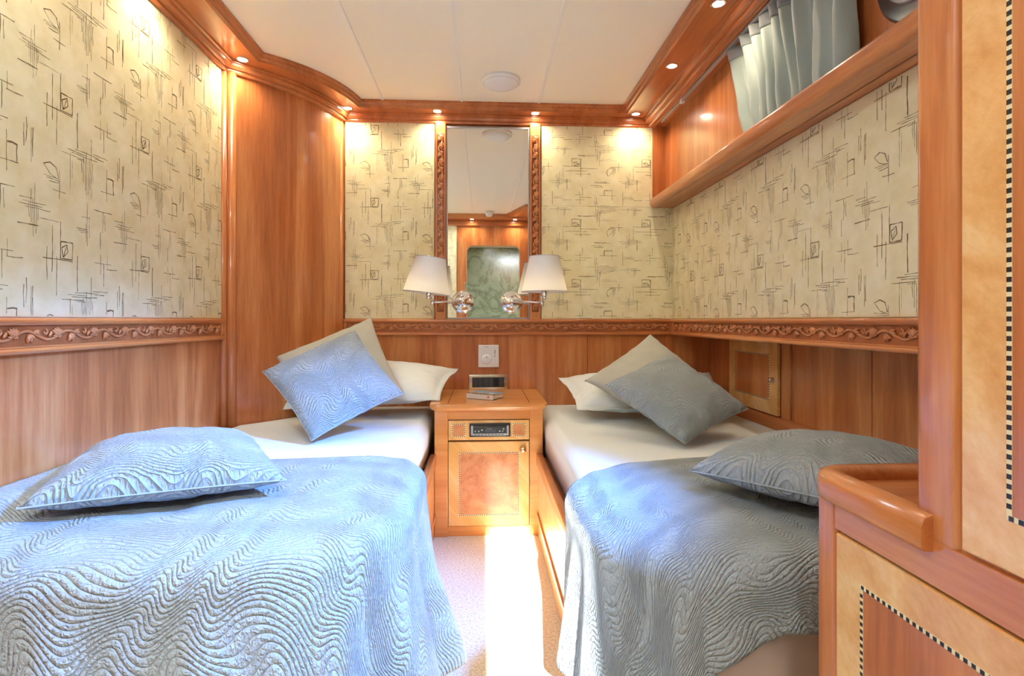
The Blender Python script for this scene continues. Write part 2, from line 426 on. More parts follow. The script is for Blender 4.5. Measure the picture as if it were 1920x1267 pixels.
# back wall
wb = thing('wall_back', (0, D, 0), 'cherry panelled cabin back wall between the beds with cream fabric above', 'wall', kind=S)
mb = MB(); mb.box(-1.3, XB+.1, D+.004, D+.08, 0, 2.3); mb.build('wall_core', 'cherry_z', wb)
mb = MB(); mb.box(-.80, .59, D-.006, D+.006, .0, ZF0+.004, .001); mb.box(.592, XB, D-.006, D+.006, 0, ZF0+.004, .001)
mb.build('wood_panel', 'cherry_z', wb)
fabric_panel('fabric_panel', wb, (-.757, D, ZF1), (1, 0, 0), (0, 0, 1), (0, -1, 0), .49, ZB-ZF1+.01, -.0, .36)
fabric_panel('fabric_panel', wb, (.328, D, ZF1), (1, 0, 0), (0, 0, 1), (0, -1, 0), XR-.328-.004, ZB-ZF1+.01, .08, .04, rot=True, hole=(.635, 1, .634, 2))
mb = MB(); mb.box(.962, XU+.01, D-.012, D+.004, 1.66, ZB+.02, .001); mb.build('end_panel', 'cherry_z', wb)
frieze('trim_1', (-.775, D, ZF0), (1, 0, 0), (0, -1, 0), XR+.775, 'carved cherry vine rail across the back wall under the mirror')

# left wall
wl = thing('wall_left', (XL, 1.2, 0), 'left wall with cherry panel below and patterned cream fabric above', 'wall', kind=S)
mb = MB(); mb.box(XL-.08, XL-.003, YR-.05, YE+.1, 0, 2.3); mb.build('wall_core', 'cherry_z', wl)
mb = MB(); mb.box(XL-.01, XL+.004, YR, YE-.01, 0, ZF0+.004, .001); mb.build('wood_panel', 'cherry_z', wl)
fabric_panel('fabric_panel', wl, (XL, YR+.02, ZF1), (0, 1, 0), (0, 0, 1), (1, 0, 0), YE-YR-.03, ZB-ZF1+.01, .06, .30)
frieze('trim_2', (XL, YR+.01, ZF0), (0, 1, 0), (1, 0, 0), YE-YR-.012, 'carved cherry vine rail along the left wall above the left bed')

# curved corner panel
ap = arc(24); full = [(p.x, p.y) for p in ap]
mb = MB(); mb.poly(full+[(P1.x, D+.09), (XL-.09, D+.09), (XL-.09, YE)], 0, 2.2)
for f in mb.bm.faces: f.smooth = False
cw = mb.build('wall_corner', 'cherry_z', origin=(-.95, 2.7, 0)); tag(cw, 'plain curved cherry corner panel behind the left bed', 'wall', kind=S)
def halfround(name, cx, cy, r, label):
    m = MB(); m.tube([(cx, cy, 0), (cx, cy, ZB+.01)], r, 16)
    return tag(m.build(name, 'cherry_z', origin=(cx, cy, 0)), label, 'moulding', kind=S)
halfround('trim_3', XL+.010, YE+.005, .016, 'slim half-round cherry upright at the end of the left wall')
halfround('trim_4', XL+.034, YE+.028, .021, 'thicker half-round cherry upright on the left edge of the curved panel')
halfround('trim_5', -.818, D-.082, .015, 'slim half-round cherry upright on the right edge of the curved panel')
halfround('trim_6', -.784, D-.030, .022, 'thicker half-round cherry upright beside the back wall fabric')

# right wall
wr = thing('wall_right', (XR, 1.8, 0), 'right hull wall with fabric above the frieze and recessed cherry panelling below', 'wall', kind=S)
mb = MB(); mb.box(XR+.001, XB+.14, YR-.05, D+.05, ZF0+.004, 2.3); mb.box(XB+.004, XB+.14, YR-.05, D+.05, 0, ZF0+.01); mb.build('wall_core', 'cherry_z', wr)
for a, b in ((2.74, D), (2.185, 2.262), (1.72, 2.18), (1.25, 1.716), (.80, 1.246)):
    mb = MB(); mb.box(XB-.008, XB+.006, a, b, .10, ZF0+.003, .0012); mb.build('wood_panel', 'cherry_z', wr)
mb = MB(); mb.tube([(XB-.008, 2.185, .58), (XB-.008, 2.185, ZF0)], .006, 8); mb.build('bead', 'cherry_z', wr)
mb = MB(); mb.box(XB-.022, XB, .8, 2.74, .50, .572, .004); mb.build('bed_side_board', 'cherry_y', wr)
mb = MB(); mb.box(XU, XR+.01, .0, D, 1.645, 2.3); mb.build('upper_panel', 'cherry_z', wr)
fabric_panel('fabric_panel', wr, (XR, D-.012, ZF1), (0, -1, 0), (0, 0, 1), (-1, 0, 0), 2.40, .6305, .12, .34)
frieze('trim_7', (XR, D-.02, ZF0), (0, -1, 0), (-1, 0, 0), 2.36, 'carved cherry vine rail along the right wall above the recess', ledge=.004)

# shelf
mb = MB(); mb.box(.97, XU+.001, .70, D-.013, 1.6365, 1.668, .002); mb.box(.945, .985, .70, D-.013, 1.632, 1.688, .018, 5)
mb.box(XU-.005, XR-.001, .70, D-.013, 1.6365, 1.645)
tag(mb.build('wall_shelf', 'cherry_y', origin=(1.0, 1.8, 1.65)), 'long round-nosed cherry shelf on the right wall under the curtain', 'shelf')

# locker door in the recess
lk = thing('locker', (XB, 2.5, .72), 'small inlaid locker front in the recessed wall beside the right bed', 'cupboard')
def inlay_rect(mb, Mx, u0, u1, v0, v1, w=.006, per=.0106, blk=1, crm=0):
    """chequered strip around a rectangle, local z out of the face"""
    mb.M = Mx
    mb.mi = crm
    for a, b, c, d in ((u0, u1, v0, v0+w), (u0, u1, v1-w, v1), (u0, u0+w, v0+w, v1-w), (u1-w, u1, v0+w, v1-w)): mb.box(a, b, c, d, -.001, .0004)
    mb.mi = blk; q = per*.26
    n = round((u1-u0)/per)
    for i in range(n):
        x = u0+(i+.5)*(u1-u0)/n
        for vc in (v0+w/2, v1-w/2): mb.box(x-q, x+q, vc-q, vc+q, -.001, .0007)
    n = round((v1-v0)/per)
    for i in range(1, n-1):
        y = v0+(i+.5)*(v1-v0)/n
        for uc in (u0+w/2, u1-w/2): mb.box(uc-q, uc+q, y-q, y+q, -.001, .0007)
def inlaid_door(parent, org, U, V, N, w, h, m, burlm, veneer='maple_diag', name='door', per=.0106, sw=.006, thick=.014, m_top=None):
    mb = MB(); mb.M = frame(org, U, V, N); mb.box(0, w, 0, h, -.003, thick, .0025)
    d = mb.build(name, veneer, parent)
    pn = MB(); pn.M = frame(org, U, V, N); pn.box(m+sw*.5, w-m-sw*.5, m+sw*.5, h-m-sw*.5, thick-.002, thick+.0003); pn.build('centre_panel', burlm, d)
    ib = MB(); inlay_rect(ib, frame(Vector(org)+Vector(N)*(thick+.0006), U, V, N), m, w-m, m, h-m, sw, per); ib.build('inlay_border', ['inlay_cream', 'inlay_black'], d)
    return d
ld = inlaid_door(lk, (XB-.008, 2.725, .578), (0, -1, 0), (0, 0, 1), (-1, 0, 0), .455, .330, .062, 'cherry_z', per=.011)
mb = MB(); mb.lathe([(.012, 0), (.012, .004), (.006, .008), (.010, .014), (.009, .020), (0, .021)], (XB-.022, 2.725-.425, .735), 'x', 20, Matrix.Rotation(PI, 3, 'Y') if False else None)
# knob points into the room
for v in mb.bm.verts: v.co.x = 2*(XB-.022)-v.co.x if v.co.x > XB-.022 else v.co.x
kn = mb.build('knob', 'chrome', ld); kn['label'] = 'chrome knob'

# rear wall with the doorway the photograph is taken from
rw = thing('wall_rear', (.12, YR, 0), 'rear wall with open doorway, seen in the mirror', 'wall', kind=S)
mb = MB(); mb.box(-1.25, -.20, YR-.06, YR, 0, 2.3); mb.box(.44, 1.45, YR-.06, YR, 0, 2.3); mb.box(-.20, .44, YR-.06, YR, 1.86, 2.3); mb.build('wall_core', 'cherry_z', rw)
fabric_panel('fabric_panel', rw, (-.292, YR+.001, .95), (-1, 0, 0), (0, 0, 1), (0, 1, 0), .84, ZB-.94, .1, .2)
fabric_panel('fabric_panel', rw, (.60, YR+.001, .95), (-1, 0, 0), (0, 0, 1), (0, 1, 0), .068, ZB-.94, .1, .2)
def rounded_frame(x0, x1, z0, z1, w, rc, n=8):
    inn = [(x0, z0)]; 
    for i in range(n+1): a = PI-i/n*PI/2; inn.append((x0+rc+rc*math.cos(a), z1-rc+rc*math.sin(a)))
    for i in range(n+1): a = PI/2-i/n*PI/2; inn.append((x1-rc+rc*math.cos(a), z1-rc+rc*math.sin(a)))
    inn.append((x1, z0)); m = len(inn)
    out = [(x0-w, z0)]+[(x0-w, z1-rc+(rc+w)*i/n) for i in range(n)]+[(x0-w, z1+w)]+[(x1+w, z1+w)]+[(x1+w, z1+w-(rc+w)*(i+1)/n) for i in range(n)]+[(x1+w, z0)]
    return inn, out
inn, out = rounded_frame(-.18, .42, 0, 1.84, .085, .07)
dr = thing('door_1', (.12, YR, 0), 'cherry frame of the doorway to the bathroom', 'door frame', kind=S)
mb = MB(); f = [mb.v((x, YR+.02, z)) for x, z in inn]; g = [mb.v((x, YR+.02, z)) for x, z in out]
f2 = [mb.v((x, YR-.10, z)) for x, z in inn]; g2 = [mb.v((x, YR-.10, z)) for x, z in out]
for i in range(len(inn)-1):
    mb.face([f[i], f[i+1], g[i+1], g[i]]); mb.face([f[i], f2[i], f2[i+1], f[i+1]]); mb.face([g[i], g[i+1], g2[i+1], g2[i]]); mb.face([f2[i], g2[i], g2[i+1], f2[i+1]])
mb.build('door_frame', 'cherry_z', dr)
mb = MB(); mb.box(-.184, -.177, YR-.05, YR+.024, 1.24, 1.44, .002); mb.box(-.205, -.182, YR+.018, YR+.024, 1.26, 1.42, .002); mb.build('lock_plate', 'chrome', dr)
# bathroom beyond
ba = thing('wall_bathroom', (.12, -2.3, 0), 'grey-green marble bathroom walls beyond the doorway', 'wall', kind=S)
mb = MB(); mb.box(-.7, 1.0, -2.36, -2.30, 0, 2.14); mb.box(-.76, -.70, -2.36, YR-.06, 0, 2.14); mb.box(1.0, 1.06, -2.36, YR-.06, 0, 2.14); mb.build('marble_cladding', 'marble', ba)
HX0, HX1, HY0, HY1 = .030, .218, -2.12, -.70  # unseen roof slot, added and sized to shape the sun patch on the floor
mb = MB(); mb.box(-.76, HX0, -2.36, YR-.06, 2.12, 2.2); mb.box(HX1, 1.06, -2.36, YR-.06, 2.12, 2.2); mb.box(HX0, HX1, -2.36, HY0, 2.12, 2.2); mb.box(HX0, HX1, HY1, YR-.06, 2.12, 2.2)
mb.build('bathroom_ceiling', 'ceiling', ba)

# ceiling
inner = [(-.95, YR)]+[(-.95, 2.395)]
ia = arc(24)
# inner line of the cornice: each outer point matched with an inner one
outer = [(XL+.004, YR), (XL+.004, YE)]; innr = [(-.955, YR), (-.955, 2.385)]
a0, a1 = Vector((-.955, 2.385)), Vector((-.640, 2.86)); ch = a1-a0; dd = ch.normalized(); nn = Vector((dd.y, -dd.x))
for i in range(1, 24):
    t = i/24; outer.append((ia[i].x, ia[i].y)); q = a0+ch*t+nn*(.062*4*t*(1-t)); innr.append((q.x, q.y))
outer += [(-.76, D-.004), (.962, D-.004), (.962, 1.05)]; innr += [(-.640, 2.86), (.762, 2.86), (.762, 1.10)]
for t in range(1, 9):
    a = t/8*PI/2
    outer.append((.962-.385*math.sin(a), 1.05-.37*(1-math.cos(a)))); innr.append((.762-.33*(1-math.cos(a))-.0, 1.10-.52*math.sin(a)))
outer += [(.56, YR)]; innr += [(.26, YR+.16)]
co = MB()
prof = [(-.02, ZB), (.0, ZB), (.10, ZB), (.13, ZB+.007), (.13, ZB+.014), (.20, ZB+.016), (.24, ZB+.026), (.25, ZB+.036), (.30, ZB+.038), (.31, ZB+.046), (.80, ZB+.046), (.81, ZB+.040), (.86, ZB+.040), (.89, ZB+.050), (.93, ZB+.054), (.955, ZB+.066), (1.0, ZB+.070), (1.0, ZC+.01)]
rows = []
def cpt(i, t, z):
    o, n_ = Vector(outer[i]), Vector(innr[i]); p = o+(n_-o)*t; return (p.x, p.y, z)
rows = [[co.v(cpt(i, t, z)) for t, z in prof] for i in range(len(outer))]
for i in range(len(rows)-1):
    for j in range(len(prof)-1): co.face([rows[i][j], rows[i+1][j], rows[i+1][j+1], rows[i][j+1]], smooth=False)
cor = co.build('trim_8', 'cherry_dark', origin=(0, 1.5, ZB)); tag(cor, 'stepped cherry cornice running round the ceiling with recessed lamps', 'cornice', kind=S)
# rear cornice strip and fascia behind the right cornice
mb = MB(); mb.box(-1.14, .56, YR, YR+.16, ZB+.03, ZC+.01, .004); mb.box(-1.14, .56, YR, YR+.035, ZB-.03, ZB+.04, .008, 3)
tag(mb.build('trim_9', 'cherry_x', origin=(0, YR, ZB)), 'cherry cornice above the doorway, seen in the mirror', 'cornice', kind=S)
mb = MB(); mb.box(.960, .972, .9, D-.005, ZB-.004, 2.3, .002); mb.box(.97, XU+.01, .9, D-.005, ZB+.01, 2.3)
tag(mb.build('trim_10', 'cherry_y', origin=(1, 1.5, ZB)), 'cherry fascia board behind the curtain rail at the top of the right wall', 'fascia', kind=S)
mb = MB(); mb.box(-1.25, 1.4, YR-.06, D+.05, ZC, ZC+.05); ce = mb.build('ceiling', 'ceiling', origin=(0, 1.5, ZC)); tag(ce, 'smooth ivory ceiling with three slim battens', 'ceiling', kind=S)
for x in (-.530, -.112, .302):
    m = MB(); m.box(x-.006, x+.006, YR+.1, 2.88, ZC-.004, ZC+.002, .002); bt = m.build('batten', 'batten', ce)

# ================================================================== MIRROR WALL
mi = thing('wall_mirror', (.03, D-.01, 1.006), 'tall narrow wall mirror between two carved cherry posts', 'mirror')
mb = MB(); mb.box(-.196, .257, D-.016, D-.004, 1.010, 2.068, .001); mb.mi = 0; mb.build('glass', 'mirror', mi)
mb = MB()
for a, b, c, d in ((-.200, -.193, 1.008, 2.072), (.254, .261, 1.008, 2.072), (-.2, .261, 2.064, 2.076), (-.2, .261, 1.006, 1.014)): mb.box(a, b, D-.022, D-.004, c, d, .002)
mb.build('edge_strip', 'silver', mi)
for nm, x0, lab in (('trim_11', -.262, 'carved cherry post on the left side of the mirror'), ('trim_12', .262, 'carved cherry post on the right side of the mirror')):
    r = thing(nm, (x0+.029, D, 1.006), lab, 'carved post', kind=S)
    m = MB(); m.box(x0, x0+.060, D-.034, D, 1.0, 2.092, .007, 2); m.build('post', 'cherry_z', r)
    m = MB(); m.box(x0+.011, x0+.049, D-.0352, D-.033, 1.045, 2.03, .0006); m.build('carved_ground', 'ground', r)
    cvm = MB(); cvm.M = frame((x0+.030, D-.0348, 1.055), (0, 0, 1), (0, -1, 0), (1, 0, 0)); vine(cvm, .965, .044, .088); cvm.build('vine_carving', 'carved', r)

def sconce(x, sgn, shade_c, tilt, label):
    r = thing('wall_lamp', (x, D-.02, 1.10), label, 'wall lamp', 'swing-arm wall lamps on the mirror')
    m = MB(); m.lathe([(.060, 0), (.062, .006), (.056, .014), (.048, .012), (.044, .018), (.020, .026), (.0, .028)], (x, D-.016, 1.10), 'y', 40); m.build('backplate', 'chrome', r)
    m = MB(); m.tube([(x, D-.075, 1.065), (x, D-.075, 1.135)], .007, 16); m.tube([(x, D-.03, 1.10), (x, D-.075, 1.10)], .007, 12)
    for z in (1.068, 1.1, 1.132): m.tube([(x, D-.075, z-.004), (x, D-.075, z+.004)], .009, 16)
    m.build('hinge', 'chrome', r)
    jx, jy = x+sgn*.155, D-.16
    m = MB(); m.tube([(x, D-.075, 1.104), (jx, jy, 1.094)], .0055, 12); m.tube([(jx, jy, 1.075), (jx, jy, 1.128)], .010, 16)
    sx, sy, sz = shade_c
    m.tube([(jx, jy, 1.118), (sx, sy, 1.120)], .0055, 12); m.tube([(sx, sy, 1.108), (sx, sy, 1.145)], .010, 16); m.build('arm', 'chrome', r)
    m = MB(); m.lathe([(.006, 0), (.014, .004), (.013, .02), (.020, .035), (.016, .045), (.012, .05)], (sx, sy, 1.125), 'z', 24); m.build('lamp_holder', 'chrome', r)
    T = Matrix.Rotation(tilt, 3, 'Y')
    m = MB(); m.lathe([(.1225, -.093), (.1205, -.093), (.0785, .093), (.0805, .093)], (sx, sy, sz), 'z', 64, T)
    m.bm.faces.ensure_lookup_table()
    for f in [f for f in m.bm.faces if len(f.verts) > 8]: m.bm.faces.remove(f)
    lo = m.build('lamp_shade', 'shade', r)
    for zz, rr in ((-.093, .1228), (.092, .0810)):
        c0 = Vector((sx, sy, sz)); m = MB()
        m.tube([c0+T @ Vector((rr*math.cos(i/40*2*PI), rr*math.sin(i/40*2*PI), zz)) for i in range(41)], .0016, 6, cap=False); q = m.build('shade_trim', 'silver', lo)
    return r
sconce(-.110, -1, (-.282, D-.19, 1.233), math.radians(7), 'chrome swing-arm lamp with tilted cream shade on the left edge of the mirror')
sconce(.160, 1, (.325, D-.19, 1.243), math.radians(0), 'chrome swing-arm lamp with upright cream shade on the right edge of the mirror')

# thermostat, switches
th = thing('thermostat', (.033, D-.006, .80), 'white square thermostat with round dial on the cherry wall', 'thermostat')
m = MB(); m.box(-.024, .090, D-.034, D-.006, .738, .862, .004); m.build('casing', 'white', th)
m = MB(); m.lathe([(.027, 0), (.026, .005), (.020, .007), (0, .008)], (.021, D-.034, .783), 'y', 32); d = m.build('dial', 'white', th)
m = MB(); m.box(.0195, .0225, D-.0425, D-.041, .790, .800); m.build('pointer', 'dgrey', d)
m = MB(); m.box(.066, .069, D-.0348, D-.0338, .812, .834); m.box(.066, .069, D-.0348, D-.0338, .798, .804); m.build('slider', 'black', th)
text_mesh('lettering', 'SIEMENS', .006, 'dgrey', th, frame((.021, D-.0343, .852), (1, 0, 0), (0, 0, 1), (0, -1, 0)))
sw = thing('switch_plate', (.031, D-.006, .65), 'wide champagne metal plate with dark switches above the nightstand', 'switch')
m = MB(); m.box(-.079, .141, D-.016, D-.004, .608, .698, .005, 3); m.build('plate', 'champagne', sw)
m = MB(); m.box(-.058, .120, D-.021, D-.014, .626, .682, .003); m.build('switch_surround', 'black', sw)
for i in range(6):
    a = -.055+i*.029
    m = MB(); m.box(a, a+.027, D-.026, D-.02, .629, .679, .002)
    if i == 4:
        b = m.build('socket', 'black', sw); 
    else: m.build('switch', 'dgrey', sw)
    if i == 4:
        for z in (.641, .654, .667): 
            q = MB(); q.lathe([(.0035, 0), (0, .001)], (a+.0135, D-.0262, z), 'y', 10); q.build('socket_hole', 'gap', b)

# ================================================================== NIGHTSTAND
NY = 2.47; NX0, NX1 = -.222, .280
ns = thing('nightstand', (.03, 2.73, 0), 'honey cherry nightstand with inlaid door between the beds', 'nightstand')
m = MB(); m.box(NX0, NX0+.062, NY, D-.01, 0, .585, .003); m.box(NX1-.062, NX1, NY, D-.01, 0, .585, .003)
m.box(NX0+.06, NX1-.06, NY+.004, D-.01, .54, .588, .001); m.box(NX0+.06, NX1-.06, NY+.03, D-.012, .02, .54); m.box(NX0+.055, NX1-.055, NY+.010, NY+.03, 0, .045, .001)
m.build('body', 'maple_x', ns)
m = MB(); pts = []
x0, x1, y0, y1 = NX0-.024, NX1+.024, NY-.028, D-.012; rc = .05
for cx, cy, s0 in ((x0+rc, y0+rc, PI), (x1-rc, y0+rc, 1.5*PI)):
    for i in range(9): a = s0+i/8*PI/2; pts.append((cx+rc*math.cos(a), cy+rc*math.sin(a)))
pts += [(x1, y1), (x0, y1)]
shr = lambda k: [((px-.03)*(1-k)+.03, (py-2.72)*(1-k)+2.72) for px, py in pts]
rings = [[m.v((px, py, z)) for px, py in shr(k)] for k, z in ((.05, .583), (.02, .588), (.012, .596), (.0, .601), (0, .609), (.008, .614), (.02, .615))]
for a, b in zip(rings, rings[1:]):
    for i in range(len(a)): m.face([a[i], a[(i+1) % len(a)], b[(i+1) % len(a)], b[i]])
m.face(rings[-1]); m.face(rings[0][::-1]); m.build('top', 'maple_x', ns)
for x in (NX0+.062, NX1-.062):
    m = MB(); m.box(x-.0015, x+.0015, NY+.01, D-.02, .6145, .6156); m.build('top_groove', 'gap', ns)
dp = MB(); dp.box(NX0+.064, NX1-.064, NY-.002, NY+.02, .446, .537, .002); dpo = dp.build('drawer_front', 'maple_diag_back', ns)
for xc in (NX0+.064+.047, NX1-.064-.047):
    m = MB(); m.box(xc-.026, xc+.026, NY-.0024, NY, .466, .518); m.build('burl_square', 'burl', dpo)
    ib = MB(); inlay_rect(ib, frame((xc-.031, NY-.0026, .461), (1, 0, 0), (0, 0, 1), (0, -1, 0)), 0, .062, 0, .062, .005, .0085); ib.build('inlay_border', ['inlay_cream', 'inlay_black'], dpo)
nd = inlaid_door(ns, (NX0+.064, NY+.012, .050), (1, 0, 0), (0, 0, 1), (0, -1, 0), NX1-NX0-.128, .388, .048, 'burl', veneer='maple_diag_back', per=.0088, sw=.0055)
m = MB(); m.lathe([(.016, 0), (.016, .003), (.007, .006), (.007, .013), (.014, .019), (.013, .027), (0, .031)], (NX1-.064-.030, NY-.002, .405), 'y', 24); k = m.build('knob', 'brass', nd); k['label'] = 'round pale brass knob'
ra = thing('car_radio', (.03, NY, .49), 'black car radio with silver ends set in the nightstand drawer front', 'radio')
m = MB(); m.box(-.066+.005, .132-.004, NY-.012, NY+.02, .462, .524, .003); m.build('surround', 'black', ra)
m = MB(); m.box(-.052, .118, NY-.020, NY-.008, .474, .514, .003); m.build('faceplate', 'lcd', ra)
for a in (-.054, .110): m = MB(); m.box(a, a+.011, NY-.023, NY-.008, .472, .516, .003); m.build('end_cap', 'silver', ra)
m = MB(); m.box(-.043, .110, NY-.0215, NY-.01, .471, .480, .001); m.build('lower_trim', 'silver', ra)
for i in range(9): m = MB(); x = -.032+i*.0155; m.box(x-.005, x+.005, NY-.0225, NY-.018, .4735, .4765); m.build('button', 'black', ra)
m = MB(); m.box(-.044, .108, NY-.0205, NY-.0195, .506, .5085); m.build('disc_slot', 'black', ra)
m = MB(); m.box(.012, .062, NY-.0206, NY-.0196, .486, .499); m.build('display', 'dgrey', ra)
for x, z in ((-.034, .491), (-.018, .491), (-.003, .496), (.078, .491), (.092, .491), (.096, .502)):
    m = MB(); m.lathe([(.004, 0), (.0035, .003), (0, .003)], (x, NY-.020, z), 'y', 12); m.build('button', 'silver', ra)
text_mesh('lettering', 'Pioneer', .0075, 'silver', ra, frame((.030, NY-.0208, .5025), (1, 0, 0), (0, 0, 1), (0, -1, 0)))

bk = thing('paperback_book', (.01, 2.66, .615), 'small paperback with a coastal photo cover lying on the nightstand', 'book')
R = Matrix.Translation((.012, 2.640, .6165)) @ Matrix.Rotation(math.radians(-33), 4, 'Z')
m = MB(); m.M = R; m.box(-.072, .074, -.049, .049, .002, .022, .001); m.build('pages', 'book_page', bk)
m = MB(); m.M = R
def cov(u, v): return (-.076+.153*u, -.051+.102*v, .0232)
m.grid(cov, 6, 6, lambda u, v: (u, v), smooth=False); o = m.build('cover', 'cover', bk); solid(o, .0012, 1)
m = MB(); m.M = R; m.box(-.0775, -.0755, -.051, .051, .0, .0236); m.box(-.076, .077, -.0515, -.0495, .0, .0236); m.build('spine', 'spine', bk)
m = MB(); m.M = R; m.box(.046, .056, -.0522, -.051, .007, .017); m.build('spine_mark', 'orange', bk)

# ================================================================== BEDS
def bed(xin, xout, label, cat='bed'):
    s = 1 if xout > xin else -1       # xin = aisle side
    b = thing('built_in_bed', (xin, 1.7, 0), label, cat, 'built-in single bed bases')
    f = lambda m, a, c, *r: m.box(min(a, c), max(a, c), *r)
    yn = 1.36 if s < 0 else 1.16
    m = MB(); f(m, xin, xin+s*.030, yn, NY-.001, .33, .385, .006, 3); m.build('side_rail', 'cherry_y', b)
    m = MB(); f(m, xin+s*.010, xin+s*.028, yn, NY-.001, .0, .34, .001); m.build('side_panel', 'maple_x', b)
    m = MB(); f(m, xin+s*.002, xin+s*.016, yn, NY-.001, .085, .105, .003); m.build('lower_bead', 'cherry_y', b)
    m = MB(); f(m, xin+s*.03, xout, yn, NY-.001, .04, .36); f(m, xin+s*.072, xout, NY-.002, D-.09 if s < 0 else D-.012, .04, .36)
    m.build('base', 'cherry_y', b)
    return b
bed(-.212, -1.08, 'cherry bed base under the left mattress, rail seen beside the nightstand')
bed(.248, 1.27, 'cherry bed base under the right mattress, rail seen beside the nightstand')
def mattress(pts, name, label, bev=.05):
    m = MB(); b = bmesh.new(); a = [b.verts.new((x, y, .365)) for x, y in pts]; c = [b.verts.new((x, y, .532)) for x, y in pts]; n = len(pts)
    b.faces.new(a[::-1]); b.faces.new(c)
    for i in range(n): b.faces.new([a[i], a[(i+1) % n], c[(i+1) % n], c[i]])
    bmesh.ops.bevel(b, geom=[e for e in b.edges if (e.verts[0].co.z > .5 or e.verts[1].co.z > .5)], offset=bev, segments=6, affect='EDGES', profile=.5)
    m.absorb(b, True); cx = sum(p[0] for p in pts)/n; cy = sum(p[1] for p in pts)/n
    o = m.build(name, 'white_linen', origin=(cx, cy, .365)); tag(o, label, 'mattress'); 
    w = o.modifiers.new('w', 'WEIGHTED_NORMAL'); return o
ac = arc(10, .012)
mattress([(-.48, 1.08), (-.250, 1.34), (-.250, 2.968), (-.735, 2.968)]+[(p.x, p.y) for p in ac[::-1]][1:]+[(-1.135, 2.37), (-1.135, 1.08)], 'mattress', 'left bed mattress in a smooth white fitted sheet')
mattress([(.42, 1.015), (.292, 1.14), (.292, 2.974), (1.285, 2.974), (1.285, 1.015)], 'mattress', 'right bed mattress in a smooth white fitted sheet')

def tab(a, t):
    for (p, q), (r_, s_) in zip(t, t[1:]):
        if a <= r_:
            k = (a-p)/(r_-p); k = k*k*(3-2*k)*.5+k*.5; return q+(s_-q)*k
    return t[-1][1]
def coverlet(name, label, x0, sgn, xe, ye, yfar, oside, ofoot, rc, zt=.542, flare=.20, seed=1, foot_taper=None, hump=.0, wamp=.03):
    r = .055
    W = abs(xe-x0)
    def pos(a, b, yf):
        X, Y = a, yf-b                     # X measured from the wall towards the aisle
        ex, ey = W-r, ye+r                 # inset top region
        # nearest point on the rounded region
        cx, cy = ex-rc, ey+rc
        if X > cx and Y < cy:
            dx, dy = X-cx, cy-Y; l = math.hypot(dx, dy); d = l-rc
            nx, ny = (dx/l, -dy/l) if l > 1e-9 else (1, 0)
            s = math.atan2(dy, dx)*(rc+.12); qx, qy = cx+nx*rc, cy+ny*rc
            per = cy-.0-0+0; s = -cy*1.0 + s
        elif X >= cx:
            d = X-ex; nx, ny = 1, 0; qx, qy = ex, Y; s = -Y
        else:
            d = ey-Y; nx, ny = 0, -1; qx, qy = X, ey; s = -cy+(rc+.12)*PI/2+(cx-X)
        p3 = Vector((X*6+seed, Y*6, 0)); bump = .010*noise.noise(p3)+.004*noise.noise(p3*3)
        fade = max(0, min(1, (yf-Y)/.10))
        if d <= 0:
            hz = hump*math.exp(-((X-.02)/.14)**2)*max(0, min(1, (yf-Y)/.3))
            z = zt+.004+bump*fade+.012*fade*math.exp(-(d/.12)**2)*0+hz
            return X, Y, z
        q = PI/2*r
        if d < q: off = r*math.sin(d/r); dz = r*(1-math.cos(d/r)); k = 0
        else: k = d-q; off = r+k*flare; dz = r+k*math.sqrt(1-flare**2)
        amp = min(1, k/.35)
        wv = math.sin(2*PI*s/.235+seed)+.5*math.sin(2*PI*s/.135+seed*2.3)
        off += amp*wamp*(wv+1.0)
        z = zt+.004-dz+bump*(1-amp)
        zz = max(z, .016)
        return qx+nx*off, qy+ny*off, zz
    A = W+oside
    def far(a): return yfar(a)
    def fn(u, v):
        a = u*A; yf = far(a); of = ofoot if foot_taper is None else foot_taper(a)
        b = v*(yf-ye+of)
        X, Y, z = pos(a, b, yf)
        return (x0+sgn*X, Y, z)
    m = MB(); nu, nv = int(A/.011), int((yfar(0)-ye+ofoot)/.011)
    m.grid(fn, nu, nv, lambda u, v: (u*A, v*(yfar(0)-ye+ofoot)))
    o = m.build(name, 'quilt', origin=(x0+sgn*W/2, (ye+yfar(0))/2, zt)); solid(o, .005, 1 if False else 0)
    return tag(o, label, 'bedspread')
coverlet('quilted_bedspread', 'wave-quilted grey bedspread draped over the foot of the left bed', -1.138, 1, -.168, .985,
         lambda a: tab(a, ((0, 1.80), (.4, 1.77), (.77, 1.80), (.88, 1.76), (.95, 1.67), (1.02, 1.57), (1.15, 1.50), (1.5, 1.50))), .405, .42, .28, seed=1.2, hump=.06, flare=.17, wamp=.026)
coverlet('quilted_bedspread', 'wave-quilted grey bedspread draped over the foot of the right bed', 1.282, -1, .222, .97,
         lambda a: tab(a, ((0, 1.80), (.4, 1.76), (.58, 1.72), (.82, 1.67), (.95, 1.58), (1.04, 1.46), (1.15, 1.38), (1.5, 1.34))), .34, .30, .14, seed=4.1, flare=.03, wamp=.017,
         foot_taper=lambda a: .105+.09*max(0, min(1, (a-.72)/.17))+.18*max(0, min(1, (a-.88)/.14)))
# pale valance hanging at the foot of the right bed
m = MB()
def val(u, v):
    x = .44+u*.83; z = .50-v*.44
    return (x, 1.002-.010*v-.008*v*math.sin(x*24)-.006*math.sin(x*57+1)*v, z)
m.grid(val, 120, 20); o = m.build('bed_valance', 'beige_sheet', origin=(.8, .99, .3)); solid(o, .002, 0); tag(o, 'pale satin sheet hanging below the grey bedspread at the foot of the right bed', 'sheet')

